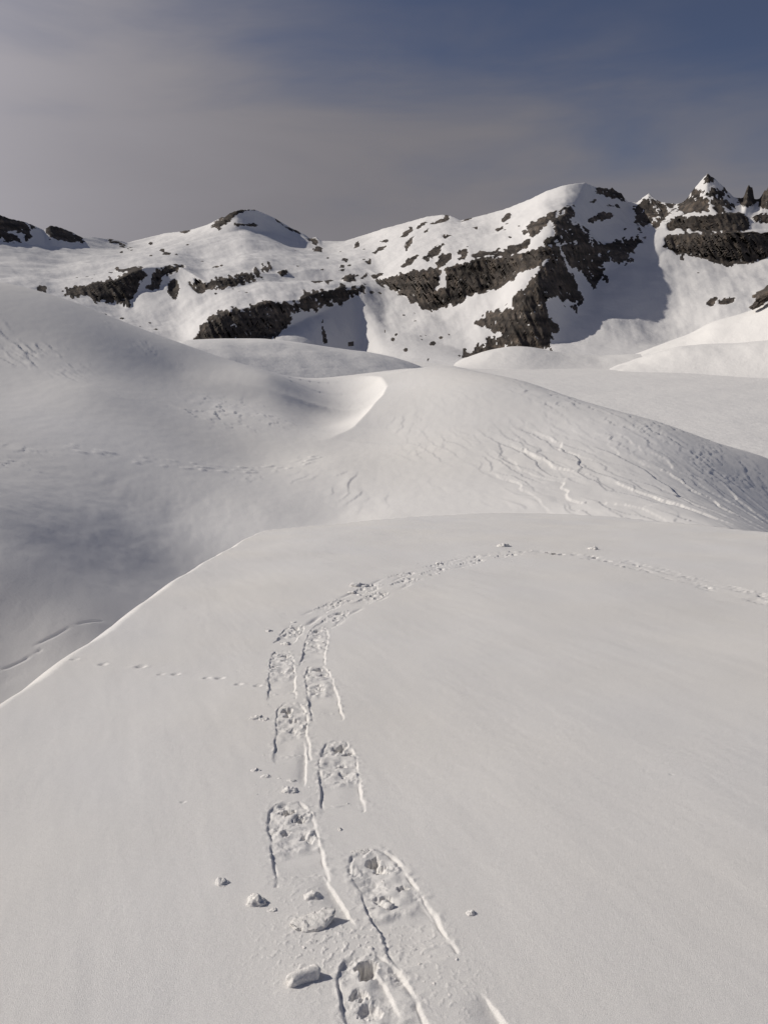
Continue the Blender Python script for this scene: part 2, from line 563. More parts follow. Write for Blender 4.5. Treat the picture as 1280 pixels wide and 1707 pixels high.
# rock: outlines of the cliffs and outcrops, as (points, bias, roughness of edge, streakiness)
ROCKS = [
 # left ridge tops
 ([(-260, 355), (-120, 342), (0, 356), (15, 361), (45, 369), (58, 378), (40, 384), (20, 382), (10, 396), (-60, 400), (-260, 392)], -1, 6),
 ([(76, 382), (84, 374), (103, 378), (120, 386), (138, 396), (138, 404), (118, 403), (100, 400), (84, 394)], 0, 4),
 ([(5, 392), (22, 386), (36, 396), (34, 403), (8, 402)], 0, 4),
 ([(38, 382), (48, 380), (53, 394), (44, 400)], 0, 3),
 ([(140, 394), (190, 397), (222, 412), (226, 420), (205, 416), (186, 404)], -4.5, 6),
 # cliff group under the left slope
 ([(103, 484), (144, 474), (172, 468), (206, 460), (213, 450), (234, 447), (243, 461), (230, 480), (214, 504), (192, 497), (165, 499), (148, 490), (120, 491)], 1, 6),
 ([(192, 446), (215, 443), (236, 446), (220, 456), (200, 455)], -1, 5),
 ([(247, 480), (258, 455), (272, 450), (300, 445), (309, 447), (296, 458), (270, 466), (262, 482), (250, 484)], 0, 5),
 ([(280, 476), (293, 472), (299, 484), (293, 497), (283, 490)], 1, 3),
 ([(313, 474), (326, 470), (345, 473), (380, 462), (410, 456), (432, 448), (434, 462), (410, 474), (380, 481), (352, 485), (330, 494), (320, 488)], -1.5, 8),
 ([(345, 446), (372, 438), (377, 446), (352, 450)], -2.5, 5),
 ([(415, 444), (440, 438), (456, 440), (450, 450), (425, 452)], -2.5, 6),
 ([(464, 448), (478, 443), (481, 449), (470, 455)], 0, 2),
 ([(56, 480), (76, 480), (78, 489), (62, 486)], -1, 3),
 ([(166, 516), (176, 516), (176, 524), (166, 522)], 0, 2),
 # summit band of the far peak
 ([(350, 376), (378, 357), (395, 348), (423, 346), (424, 349), (400, 353), (384, 364), (366, 380)], 0, 4),
 ([(385, 372), (410, 368), (432, 370), (428, 376), (395, 377)], -2, 4),
 ([(455, 362), (486, 379), (506, 389), (500, 391), (478, 383), (458, 368)], -1.2, 3),
 ([(513, 399), (524, 397), (529, 404), (527, 410), (516, 404)], 0, 3),
 ([(536, 402), (548, 402), (547, 406), (538, 405)], 0, 2),
 ([(300, 386), (316, 381), (316, 385), (302, 388)], 0, 2),
 # dark wall of the middle shelf
 ([(322, 566), (340, 545), (356, 526), (372, 521), (400, 520), (420, 507), (445, 500), (470, 503), (493, 506), (486, 522), (477, 548), (456, 564), (400, 580), (322, 580)], 0.4, 8),
 ([(490, 507), (503, 492), (514, 486), (535, 483), (555, 478), (585, 477), (607, 479), (605, 488), (590, 489), (568, 506), (550, 502), (537, 512), (516, 521), (500, 519), (488, 523)], -0.6, 8),
 ([(530, 532), (537, 530), (548, 565), (548, 578), (540, 572)], -2, 3),
 # scattered outcrops of the sunny slope
 ([(521, 468), (535, 464), (537, 470), (524, 472)], 0, 2), ([(540, 466), (556, 461), (558, 467), (545, 472)], 0, 2),
 ([(568, 460), (590, 455), (592, 466), (578, 469)], 0, 3), ([(602, 460), (612, 454), (611, 459), (604, 462)], 0, 1.5),
 ([(618, 458), (636, 453), (639, 458), (624, 463)], 0, 2), ([(609, 438), (618, 434), (618, 441), (612, 442)], 0, 2),
 ([(566, 449), (574, 447), (572, 451)], 0, 1.5), ([(591, 407), (597, 403), (598, 410), (592, 412)], 0, 1.5),
 ([(622, 419), (632, 411), (645, 409), (640, 414), (626, 423)], 0, 2.5), ([(634, 400), (645, 396), (647, 401), (637, 404)], 0, 2),
 ([(668, 396), (675, 386), (688, 376), (686, 388), (678, 396)], 0, 2.5), ([(692, 381), (706, 368), (712, 369), (704, 378), (695, 383)], 0, 2.5),
 ([(716, 376), (732, 362), (748, 357), (750, 364), (742, 372), (724, 377)], -0.7, 4), ([(706, 390), (713, 385), (712, 391), (708, 394)], 0, 1.5),
 ([(674, 415), (683, 400), (690, 398), (686, 408), (678, 421)], 0, 2), ([(738, 396), (752, 390), (756, 397), (742, 402)], -1, 3),
 ([(764, 370), (784, 362), (786, 364), (770, 372)], 0, 2), ([(788, 382), (795, 379), (794, 384)], 0, 1.5),
 ([(826, 379), (838, 373), (838, 382), (830, 386)], 0, 2), ([(836, 364), (846, 354), (852, 353), (846, 362), (838, 368)], 0, 2),
 ([(668, 446), (680, 430), (690, 430), (697, 428), (690, 438), (676, 447)], 0, 3),
 ([(704, 435), (716, 420), (738, 409), (741, 413), (728, 430), (712, 436)], 0, 3.5),
 ([(726, 440), (736, 426), (752, 430), (745, 440), (732, 446)], 0, 3), ([(762, 433), (770, 425), (782, 420), (776, 430), (766, 435)], 0, 2.5),
 # main cliff band
 ([(630, 469), (646, 467), (658, 463), (675, 458), (700, 452), (730, 447), (734, 452), (724, 480), (728, 486), (745, 480), (748, 462), (742, 450), (750, 445), (764, 441), (784, 440), (788, 436), (795, 434), (812, 430),
   (857, 424), (914, 414), (918, 420), (914, 430), (880, 448), (866, 452), (850, 466), (833, 477), (812, 487), (778, 492), (764, 503), (744, 508), (716, 517), (704, 511), (699, 507), (689, 504), (680, 494), (665, 493), (668, 484), (654, 482), (636, 477)], 1.5, 5),
 ([(784, 428), (800, 420), (840, 416), (866, 402), (882, 394), (884, 406), (866, 416), (845, 426), (815, 425), (790, 430)], 0, 4),
 ([(760, 422), (778, 416), (776, 424), (764, 428)], 0, 2.5),
 # upper cliffs round the main summit
 ([(874, 384), (880, 374), (898, 363), (914, 353), (926, 350), (922, 362), (906, 374), (896, 388), (884, 394)], 0.5, 5),
 ([(922, 366), (938, 352), (950, 338), (956, 352), (952, 370), (964, 378), (978, 390), (988, 402), (972, 408), (956, 400), (944, 404), (926, 410), (902, 412), (914, 400), (924, 388)], -0.6, 8),
 ([(930, 352), (944, 340), (948, 336), (940, 350)], 0, 2),
 ([(976, 366), (986, 358), (1000, 354), (1020, 356), (1022, 364), (1004, 367), (984, 368)], -1, 5),
 ([(984, 308), (996, 312), (1022, 312), (1040, 326), (1046, 338), (1030, 334), (1012, 326), (992, 320)], -1.5, 6),
 ([(1008, 336), (1030, 340), (1034, 348), (1014, 346)], -2, 4), ([(982, 336), (992, 334), (990, 342)], -1, 2), ([(970, 376), (984, 380), (980, 388)], -0.5, 2.5),
 ([(1032, 385), (1044, 382), (1042, 390)], -1, 2),
 # belt running right from the rib
 ([(896, 412), (930, 408), (960, 404), (990, 404), (1030, 401), (1074, 400), (1070, 407), (1050, 412), (1054, 430), (1040, 436), (1018, 434), (1000, 440), (1004, 456), (1008, 466), (994, 478), (980, 468), (966, 450), (940, 436), (918, 440)], -0.2, 9),
 # lower buttress
 ([(918, 432), (934, 428), (944, 446), (955, 470), (972, 500), (966, 516), (954, 522), (944, 500), (926, 490), (906, 500), (918, 530), (930, 548), (920, 562), (908, 584), (860, 592), (800, 596), (772, 596), (776, 588), (800, 580), (812, 566), (836, 560), (820, 546), (798, 541), (794, 536), (837, 514), (862, 492), (884, 468), (900, 450)], 0.6, 8),
 ([(764, 503), (768, 492), (778, 498), (766, 508)], 0, 2),
 # notch and pinnacles
 ([(1056, 350), (1068, 336), (1081, 320), (1094, 331), (1106, 335), (1128, 340), (1122, 354), (1108, 366), (1098, 386), (1080, 384), (1064, 384), (1054, 372)], -3.0, 10),
 ([(1113, 371), (1134, 367), (1166, 365), (1207, 357), (1232, 352), (1243, 357), (1249, 379), (1215, 384), (1166, 387), (1113, 389)], 1.2, 4),
 ([(1109, 403), (1140, 395), (1166, 391), (1215, 386), (1250, 384), (1300, 384), (1540, 384), (1540, 420), (1300, 420), (1280, 422), (1247, 434), (1211, 439), (1182, 431), (1150, 425), (1126, 424), (1107, 416)], 2, 3),
 ([(1126, 340), (1142, 334), (1154, 316), (1166, 314), (1176, 322), (1196, 312), (1208, 312), (1224, 328), (1226, 346), (1206, 356), (1176, 358), (1150, 360), (1128, 358)], -3.2, 10),
 ([(1166, 300), (1180, 287), (1194, 294), (1188, 304), (1174, 308)], -2, 5),
 ([(1234, 330), (1240, 326), (1243, 312), (1249, 308), (1256, 312), (1262, 334), (1250, 340), (1236, 338)], 2, 3),
 ([(1262, 334), (1272, 318), (1281, 306), (1312, 298), (1340, 330), (1330, 350), (1290, 345), (1268, 342)], 1, 4),
 ([(1244, 360), (1262, 352), (1290, 352), (1290, 368), (1262, 366)], -1, 5),
 ([(1300, 350), (1400, 315), (1540, 320), (1540, 360), (1400, 370)], -1, 8),
 # two boulder outcrops in the snow bowl
 ([(1177, 510), (1184, 500), (1193, 500), (1190, 510), (1182, 515)], 0.5, 2), ([(1199, 506), (1208, 503), (1222, 502), (1218, 510), (1206, 514), (1199, 511)], 0.5, 2),
 ([(1160, 456), (1165, 454), (1164, 458)], 0, 1), ([(1132, 432), (1138, 428), (1138, 437)], 0, 1.5),
]
random.seed(4)
for (bx, by, bw, bh, n) in [(640, 540, 60, 50, 16), (720, 560, 50, 35, 12), (560, 430, 70, 30, 14), (250, 545, 40, 18, 12), (850, 385, 50, 25, 9), (290, 425, 60, 25, 10), (400, 500, 60, 12, 6), (1060, 345, 30, 20, 6), (140, 455, 60, 14, 6)]:
    for k in range(n):
        cx, cy = random.gauss(bx, bw * 0.5), random.gauss(by, bh * 0.5)
        w = random.lognormvariate(0.45, 0.6)
        h = w * random.uniform(0.3, 0.75)
        ROCKS.append(([(cx - w, cy + h * 0.5), (cx - w * 0.3, cy - h), (cx + w, cy - h * 0.6), (cx + w * 0.7, cy + h)], 0.3, 0.8))

front = np.zeros(Rg.shape, bool)
front[:crest_row + 3] = True
lon = AZ * 1150.0                       # metres along the range
n1 = fbm(lon / 11, Zg / 11, 4, 11, 0.68)
n2 = fbm(lon / 6.5 + 0.08 * Zg, Zg / 34, 4, 12, 0.6)        # streaks down the face
nmix = 0.62 * n1 + 0.6 * n2 + 0.42 * fbm(lon / 3.6, Zg / 5.5, 2, 14)
rockv = np.full(Rg.shape, -99.0)
for pts, bias, amp in ROCKS:
    xs, ys = [p[0] for p in pts], [p[1] for p in pts]
    m = front & (PX > min(xs) - 9) & (PX < max(xs) + 9) & (PY > min(ys) - 9) & (PY < max(ys) + 9)
    if not m.any():
        continue
    s = sdf_poly(PX[m], PY[m], pts)
    v = np.minimum(s, 5.5) + bias + amp * nmix[m]
    rockv[m] = np.maximum(rockv[m], v)
rock = rockv > 0
rs = blur(blur(np.clip(rockv / 4, 0, 1), 1.2, 0), 1.2, 1)
# relief: ribs, gullies and ledges on the rock, soft drifts on the snow
rel = ridged(lon / 26 + 0.03 * Zg, Zg / 95, 4, 21, 0.55) - 1.1
rel2 = fbm(lon / 9, Zg / 12, 3, 23, 0.6)
rel3 = ridged(lon / 9 + 0.05 * Zg, Zg / 60, 3, 25, 0.6) - 1.1
ledge = np.abs(((Zg + 5 * fbm(lon / 60, Zg / 60, 2, 24)) / 11) % 1.0 - 0.5) * 2
out = rs * (5.5 * rel + 2.2 * rel3 + 0.6 * rel2 + 0.8 * ledge)
drift = 6.5 * fbm(lon / 150, Rg / 150, 4, 31, 0.46) + 0.8 * fbm(lon / 24 + 0.02 * Zg, Rg / 110, 3, 32)
fade = smooth(0, 40, Zg - PLAIN_Z) * smooth(3, 22, np.abs(np.arange(Rg.shape[0])[:, None] - crest_row))
Rn = Rg - out
Zn = Zg + drift * fade * (1 - rs)
jag = fbm(lon / 7, lon * 0 + 3.3, 3, 41, 0.6) * smooth(8, 0, np.abs(np.arange(Rg.shape[0])[:, None] - crest_row))
Zn = Zn + jag * (0.6 + 3.2 * rs)
X, Y = Rn * np.sin(AZ), Rn * np.cos(AZ)
P = np.stack([X, Y, Zn], 2)
NRM = grid_normals(P)
fr = rock[:-1, :-1].astype(int) + rock[1:, :-1] + rock[:-1, 1:] + rock[1:, 1:] >= 2
pxc = PX[200, :-1]


def components(mask):
    lab = np.zeros(mask.shape, np.int32)
    H, Wd = mask.shape
    todo = np.argwhere(mask)
    n = 0
    sizes = [0]
    for (j, i) in todo:
        if lab[j, i]:
            continue
        n += 1
        st = [(j, i)]
        lab[j, i] = n
        c = 0
        while st:
            y, x = st.pop()
            c += 1
            for y2, x2 in ((y - 1, x), (y + 1, x), (y, x - 1), (y, x + 1)):
                if 0 <= y2 < H and 0 <= x2 < Wd and mask[y2, x2] and not lab[y2, x2]:
                    lab[y2, x2] = n
                    st.append((y2, x2))
        sizes.append(c)
    return lab, np.array(sizes)


for name, lo, hi, label in [
    ('snow_mountain', -9999, 541, 'broad snowy mountain with low cliff bands and a blunt rounded summit'),
    ('snow_mountain', 541, 1053, 'big snowy mountain with long brown cliff band and a dark rock rib'),
    ('snow_mountain', 1053, 9999, 'jagged rocky mountain with pointed pinnacles above a smooth snow bowl')]:
    cm = np.broadcast_to(((pxc >= lo) & (pxc < hi))[None], fr.shape)
    mo = mesh_from_grid(name, P, cm & ~fr, M_MOUNTAIN, None, NRM)
    tag(mo, label, 'mountain', kind='structure')
    lab, sizes = components(cm & fr)
    big = [k for k in np.argsort(-sizes) if sizes[k] >= 60][:60]
    for k in big:
        mesh_from_grid('rock_cliff' if sizes[k] > 900 else 'rock_outcrop', P, lab == k, M_ROCK, mo, NRM)
    rest = (lab > 0) & ~np.isin(lab, big)
    if rest.any():
        so = mesh_from_grid('scattered_rock', P, rest, M_ROCK, mo, NRM)
        so['kind'] = 'stuff'


# ------------------------------------------------------------------ low snow mounds at the foot of the range
def mound(name, crest, depth_front, depth_back, label, seed, rows=60, cols=260, fade=60, amp=0.7, bulge=0.0):
    c = np.array(crest, float)
    a, t = ray(c[:, 0], c[:, 1])
    azs = np.linspace(a[0], a[-1], cols)
    tr = blur(np.interp(azs, a, t), 4, 0)
    rc = blur(np.interp(azs, a, c[:, 2]), 10, 0)
    zc = EYE + tr * rc
    s = np.concatenate([np.linspace(-1, 0, rows), np.linspace(0, 1, rows // 2)[1:]])[:, None]
    R = rc + np.where(s < 0, s * depth_front, s * depth_back)
    prof = np.cos(np.clip(np.abs(s), 0, 1) ** (1.0 + bulge) * math.pi / 2)
    prof = np.where(s < 0, prof ** 1.25, prof)
    base = PLAIN_Z - 2.5
    Z = base + (zc - base) * prof
    AZ = np.broadcast_to(azs, R.shape)
    X, Y = R * np.sin(AZ), R * np.cos(AZ)
    Z = Z + amp * fbm(X / 38, Y / 60, 3, seed) * np.minimum(1, np.abs(s) * 4) * prof
    P = np.stack([X, Y, Z], 2)
    o = mesh_from_grid(name, P, np.ones((R.shape[0] - 1, R.shape[1] - 1), bool), M_FAR)
    tag(o, label, 'snow mound', kind='structure')


mound('snow_mound', [(60, 660, 330), (180, 600, 350), (260, 578, 375), (310, 567, 390), (370, 564, 405), (440, 565, 420), (500, 571, 430), (560, 580, 440), (620, 588, 450),
                     (660, 598, 455), (690, 610, 460), (720, 625, 460), (760, 640, 460)], 170, 150, 'long rounded snow mound below the dark middle cliff', 51, amp=1.4)
mound('snow_mound', [(690, 640, 760), (730, 615, 760), (770, 600, 755), (805, 586, 750), (850, 577, 745), (885, 578, 745), (930, 588, 750), (1000, 594, 760), (1060, 590, 765),
                     (1120, 592, 765), (1200, 598, 770), (1320, 605, 770), (1400, 620, 770)], 75, 90, 'low smooth snow mound at the foot of the dark rock rib', 52, amp=1.0)
mound('snow_mound', [(980, 625, 790), (1030, 602, 790), (1080, 582, 790), (1120, 567, 790), (1150, 556, 785), (1185, 536, 780), (1220, 527, 775), (1250, 518, 770), (1280, 504, 765), (1340, 480, 760), (1450, 470, 750), (1560, 520, 750)],
      110, 120, 'tall snow mound rising at the edge of the snow bowl', 53, amp=1.6)
mound('snow_mound', [(1000, 620, 700), (1080, 592, 700), (1130, 578, 695), (1180, 573, 690), (1230, 572, 685), (1300, 565, 680), (1400, 560, 680), (1520, 590, 680)],
      60, 90, 'low rolling snow mound in front of the tall mound', 54, amp=2.0)

# ------------------------------------------------------------------ wind-sculpted middle ground
DP = []          # (px, py, r)
DP += [(0, 470, 140), (100, 495, 136), (200, 535, 130), (300, 577, 124), (380, 605, 122), (450, 628, 115)]
DP += [(0, 560, 107), (0, 650, 83), (0, 750, 56), (0, 850, 35.5), (0, 950, 29), (0, 1050, 26.5), (0, 1130, 24.5)]
DP += [(150, 560, 114), (150, 650, 86), (150, 750, 62), (150, 850, 44.5), (150, 950, 33), (150, 1040, 27)]
DP += [(300, 620, 113), (300, 680, 91), (300, 760, 67), (300, 860, 51), (300, 960, 39.5)]
DP += [(420, 660, 107), (430, 710, 89), (440, 770, 73), (450, 850, 54), (440, 900, 47)]
DP += [(540, 645, 126), (540, 700, 100), (480, 690, 97), (560, 770, 72), (560, 860, 54)]
DP += [(640, 619, 142), (640, 669, 118), (640, 730, 89), (640, 780, 69), (640, 860, 52)]
DP += [(770, 620, 136), (770, 680, 98), (770, 750, 75), (770, 855, 51)]
DP += [(900, 650, 118), (900, 720, 84), (900, 790, 64), (900, 860, 49)]
DP += [(1000, 679, 104), (1000, 740, 78), (1000, 860, 48)]
DP += [(1100, 705, 98), (1100, 765, 75), (1100, 870, 47)]
DP += [(1200, 740, 96), (1200, 800, 76), (1200, 880, 47)]
DP += [(1280, 766, 99), (1280, 820, 82), (1280, 890, 53)]
da, dr, dz = [], [], []
for px, py, r in DP:
    a_, t_ = ray(px, py)
    da.append(float(a_)); dr.append(r); dz.append(EYE + float(t_) * r)
DEG = math.pi / 180
for a_, r, z in [(-27, 190, 2), (-20, 180, -6), (-14, 175, -12), (-8, 165, -13), (0, 185, -14), (6, 180, -18), (12, 160, -24), (18, 140, -28), (26, 125, -30),
                 (-27, 270, -22), (-14, 260, -30), (0, 270, -36), (12, 240, -44), (26, 210, -46), (-14, 360, -50), (0, 360, -52), (-30, 380, -48), (12, 330, -56), (26, 300, -56),
                 (-45, 140, 9), (-45, 80, 1), (-45, 40, -3), (-60, 60, 2), (-60, 20, -4), (-60, 180, 8), (-45, 260, -20), (-60, 330, -35),
                 (40, 60, -19), (40, 90, -26), (40, 130, -34), (60, 60, -20), (60, 120, -38), (40, 250, -52), (60, 250, -52),
                 (-5, 30, -12.5), (10, 30, -12.5), (26, 30, -12.5), (-5, 16, -12), (15, 16, -12), (-25, 12, -8), (45, 25, -13), (60, 20, -14)]:
    da.append(a_ * DEG); dr.append(r); dz.append(z)
da, dr, dz = np.array(da), np.array(dr), np.array(dz)
SR = 1.15


def tps_feat(a, r):
    return a * 1.6, np.log(r) * SR


cu, cv = tps_feat(da, dr)


def kern(d2):
    return np.where(d2 > 1e-12, 0.5 * d2 * np.log(d2 + 1e-20), 0.0)


n = len(cu)
K = kern((cu[:, None] - cu) ** 2 + (cv[:, None] - cv) ** 2) + 2e-4 * np.eye(n)
Pm = np.stack([np.ones(n), cu, cv], 1)
AA = np.block([[K, Pm], [Pm.T, np.zeros((3, 3))]])
wts = np.linalg.solve(AA, np.concatenate([dz, np.zeros(3)]))


def dune_base(a, r):
    u, v = tps_feat(a, r)
    z = wts[n] + wts[n + 1] * u + wts[n + 2] * v
    for i in range(n):
        z = z + wts[i] * kern((u - cu[i]) ** 2 + (v - cv[i]) ** 2)
    return z


def plan(px, py, r):
    a, _ = ray(px, py)
    return float(r * math.sin(a)), float(r * math.cos(a))


azs = np.concatenate([np.linspace(-75, -31, 30)[:-1], np.linspace(-31, 29, 700), np.linspace(29, 70, 24)[1:]]) * DEG
rr = np.concatenate([np.geomspace(9, 23.5, 30)[:-1], np.geomspace(23.5, 28, 110)[:-1], np.geomspace(28, 30, 8)[:-1], np.geomspace(30, 150, 350)[:-1], np.geomspace(150, 420, 60)])
AZ, Rg = np.meshgrid(azs, rr)
Zb = dune_base(AZ, Rg)
X, Y = Rg * np.sin(AZ), Rg * np.cos(AZ)
PX, PY = project(X, Y, Zb)

# wind scoop with a crisp lip
rim = [plan(*p) for p in [(455, 626, 150), (510, 618, 146), (560, 620, 143), (605, 626, 135), (634, 636, 126), (645, 650, 118), (638, 672, 109), (618, 697, 99), (590, 716, 91), (552, 730, 86), (500, 742, 82)]]
d, fr_ = poly_dist(X, Y, rim)
far_left = [plan(-250, 600, 200), plan(-250, 760, 80)]
ins = inside(X, Y, rim + [far_left[1], far_left[0]])
endf = smooth(0.22, 0.50, fr_) * smooth(1.0, 0.70, fr_)
drop = 1.9 * (1 - np.exp(-d / 2.8)) * np.exp(-(np.maximum(d - 4, 0) / 11.0) ** 2) * smooth(330, 520, PX)
Zb = Zb - np.where(ins, drop * endf, 0) + 2.3 * np.where(ins, np.exp(-d / 5.5), np.exp(-(d / 16.0) ** 2)) * endf
# ledge inside the scoop, running back along the foot of the hill
ledge = [plan(*p) for p in [(250, 612, 116), (330, 628, 113), (400, 644, 111), (470, 655, 110), (550, 661, 112), (625, 668, 112)]]
dl, fl = poly_dist(X, Y, ledge)
below = inside(X, Y, ledge + [plan(640, 760, 70), plan(250, 760, 70)])
lf = smooth(0.15, 0.7, fl) * smooth(1.0, 0.93, fl)
wob = 1.0 + 0.25 * fbm(X / 6, Y / 9, 2, 65)
Zb = Zb - (np.where(below, 0.45 * (1 - np.exp(-dl / 2.0)) * np.exp(-(dl / 8) ** 2), 0) - 0.15 * np.exp(-dl / 2.0)) * lf * wob


def ell(cx, cy, wx, wy, ang=0):
    c, s = math.cos(math.radians(ang)), math.sin(math.radians(ang))
    u = ((PX - cx) * c + (PY - cy) * s) / wx
    v = (-(PX - cx) * s + (PY - cy) * c) / wy
    return np.exp(-(u * u + v * v) ** 2)


ok = (PY > 560)
# scalloped wind plates on the near flank of the hump
m1 = np.clip(ell(1000, 800, 190, 75, 14) + 1.0 * ell(1180, 860, 160, 48, 5), 0, 1) * ok


def wind_plates(m, sx, sy, seed, shear=0.12, warp=1.0, rot=0.0):
    """overlapping crust plates: every cell climbs downwind and breaks off at its edge"""
    x = X[m] * math.cos(rot) + Y[m] * math.sin(rot)
    y = -X[m] * math.sin(rot) + Y[m] * math.cos(rot)
    u = (x + shear * y + warp * 0.35 * sx * fbm(x / (sx * 1.4), y / (sy * 0.9), 3, seed)) / sx
    v = (y + warp * 0.4 * sy * fbm(x / (sx * 1.2), y / sy, 2, seed + 5)) / sy
    iu, iv = np.floor(u), np.floor(v)
    best = np.full(u.shape, 9.0)
    h = np.zeros(u.shape)
    for du in (-1, 0, 1):
        for dv in (-1, 0, 1):
            cu_, cv_ = iu + du, iv + dv
            jx = cu_ + 0.15 + 0.7 * hash2(cu_, cv_, seed + 1) / 65536
            jy = cv_ + 0.15 + 0.7 * hash2(cu_, cv_, seed + 2) / 65536
            lev = hash2(cu_, cv_, seed + 3) / 65536
            dd = (u - jx) ** 2 + (v - jy) ** 2
            k = dd < best
            best = np.where(k, dd, best)
            h = np.where(k, (u - jx) * 0.8 - (v - jy) * 0.10 + 0.16 * lev, h)
    return h


def add_plates(mask, amp, sx, sy, seed, cover=0.4, px_=6.0, py_=10.0, **kw):
    mm = mask > 0.02
    pm = np.clip(cover + 1.4 * fbm(X[mm] / px_, Y[mm] / py_, 3, seed + 50), 0, 1)
    Zb[mm] += mask[mm] * pm * amp * wind_plates(mm, sx, sy, seed, **kw)


add_plates(m1, 0.16, 3.2, 11.0, 70, 0.7, 8, 16, shear=0.16, warp=1.0)
add_plates(m1, -0.15, 3.6, 10.0, 470, 0.6, 8, 16, shear=0.2, warp=1.1)
add_plates(np.clip(m1 + 0.6 * ell(820, 760, 170, 80, 12), 0, 1) * ok, 0.08, 1.5, 7.0, 170, 0.6, 5, 12, shear=0.2, warp=1.2)
rough = np.clip(ell(1110, 740, 210, 42, 24) + ell(960, 690, 130, 22, 20), 0, 1) * ok
add_plates(rough, 0.14, 1.7, 2.6, 81, 0.30, 4, 7)
add_plates(ell(1170, 768, 150, 34, 26) * ok, 0.12, 1.0, 1.6, 181, 0.35, 3, 5)
add_plates(ell(385, 690, 100, 28, 8) * ok, 0.17, 2.2, 2.2, 82, 0.40, 3.5, 5)
add_plates(ell(20, 572, 120, 34, 22), 0.24, 1.3, 7.0, 83, 0.35, 4, 6, rot=0.67)
add_plates(ell(250, 582, 130, 13, 26), 0.08, 1.2, 5.0, 183, 0.15, 4, 6, rot=0.67)
add_plates(ell(30, 765, 75, 28), 0.07, 1.1, 1.5, 84, 0.20, 2, 3)
add_plates(ell(560, 672, 70, 10, 4), 0.08, 1.2, 1.5, 85, 0.2, 3, 3)
add_plates(ell(405, 798, 30, 7), 0.10, 1.0, 1.3, 86, 0.3, 2, 2)
ph2 = (X + 0.35 * Y + 1.2 * fbm(X / 4, Y / 7, 3, 74)) / 2.3
saw2 = ph2 % 1.0
plate2 = np.where(saw2 < 0.9, saw2 / 0.9, (1 - saw2) / 0.1)
Zb = Zb + 0.10 * ell(960, 840, 160, 45, 8) * plate2 * np.clip(0.3 + 1.5 * fbm(X / 6, Y / 9, 3, 75), 0, 1)
# fan streaks at the foot
ph3 = (X - 0.25 * Y + 1.5 * fbm(X / 5, Y / 9, 3, 77)) / 1.7
Zb = Zb + 0.09 * (ell(560, 815, 90, 35, 20) + 0.5 * ell(690, 735, 60, 30, 30)) * (ph3 % 1.0) * np.clip(0.2 + 1.6 * fbm(X / 4, Y / 8, 3, 78), 0, 1)


Zb = Zb + 0.025 * ell(120, 880, 330, 110) * fbm(X / 1.6 + Y * 0.1, Y / 4.5, 3, 88)
# old wind-worn track across the slope
path = [plan(*p) for p in [(100, 752, 62), (180, 766, 61.5), (260, 772, 63), (340, 774, 65), (420, 773, 68), (490, 766, 72), (545, 757, 76)]]
dp, fp = poly_dist(X, Y, path)
for off, sd_ in ((0.0, 91), (0.9, 92)):
    q = np.exp(-((dp - off) / 0.20) ** 2) * np.clip(0.15 + 1.4 * fbm(X / 1.1, Y / 1.3, 2, sd_), 0, 1)
    Zb = Zb + 0.11 * q * smooth(0, 0.05, fp) * smooth(1, 0.95, fp)
# settled cracks low in the trough
for crk in ([(-40, 1132, 24.4), (0, 1123, 24.8), (40, 1110, 25.2), (70, 1098, 25.6)], [(60, 1092, 25.8), (95, 1082, 26.2), (130, 1066, 26.8), (170, 1045, 27.4)]):
    dp, fp = poly_dist(X, Y, [plan(*p) for p in crk])
    Zb = Zb - 0.03 * np.exp(-(dp / 0.045) ** 2) * np.clip(0.75 + fbm(X / 0.8, Y / 0.8, 2, 95), 0, 1)
# soft swells everywhere
Zb = Zb + 0.035 * fbm(X / 9, Y / 14, 3, 96) + 0.012 * fbm(X / 1.1, Y / 1.8, 3, 97)
P = np.stack([X, Y, Zb], 2)
dunes = mesh_from_grid('wind_blown_snow_slope', P, np.ones((len(rr) - 1, len(azs) - 1), bool), M_MID)
tag(dunes, 'wind sculpted snow slopes with a bright scoop and rippled hump', 'snow slope', kind='structure')

# ------------------------------------------------------------------ the near knoll with the snowshoe track
KA, KB, KC = 0.163, 0.0011, 0.0065


def knoll0(x, y):
    yy = np.maximum(y, -3.0)
    return -(KA * yy + KB * yy * yy) - KC * (np.sqrt((x - 1.0) ** 2 + 9) - 3) * 3.2 + KC * (math.sqrt(10) - 3) * 3.2


def hit(px, py, fn=knoll0, far=60.0):
    a, t = ray(px, py)
    a, t = float(a), float(t)
    prev = 0.5
    for r in np.geomspace(0.8, far, 500):
        if EYE + t * r < fn(np.array(r * math.sin(a)), np.array(r * math.cos(a))):
            lo, hi = prev, r
            for _ in range(30):
                m = 0.5 * (lo + hi)
                if EYE + t * m < fn(np.array(m * math.sin(a)), np.array(m * math.cos(a))):
                    hi = m
                else:
                    lo = m
            return hi * math.sin(a), hi * math.cos(a)
        prev = r
    r = 30.0
    return r * math.sin(a), r * math.cos(a)


EDGE_PX = [(-420, 1500), (-150, 1293), (0, 1184), (60, 1140), (125, 1096), (205, 1038), (222, 1022), (290, 974), (360, 930), (405, 902), (440, 885), (520, 875), (600, 868), (700, 860), (850, 855), (960, 858), (1100, 868), (1280, 887), (1450, 908), (1700, 950)]
EDGE = [hit(*p) for p in EDGE_PX]
EDGE[0] = (EDGE[1][0] - 0.8, -2.0)
body = EDGE + [(40, -6), (-1.5, -6)]


def knoll_edge(x, y):
    d, f = poly_dist(x, y, EDGE)
    ins = inside(x, y, body)
    d = np.where(ins, 0, d)
    w = 0.10
    soft = np.sqrt(d * d + w * w) - w
    return 0.85 * soft


# --- print shapes
PRINTS = []        # (toe, tail, width, depth, seed)


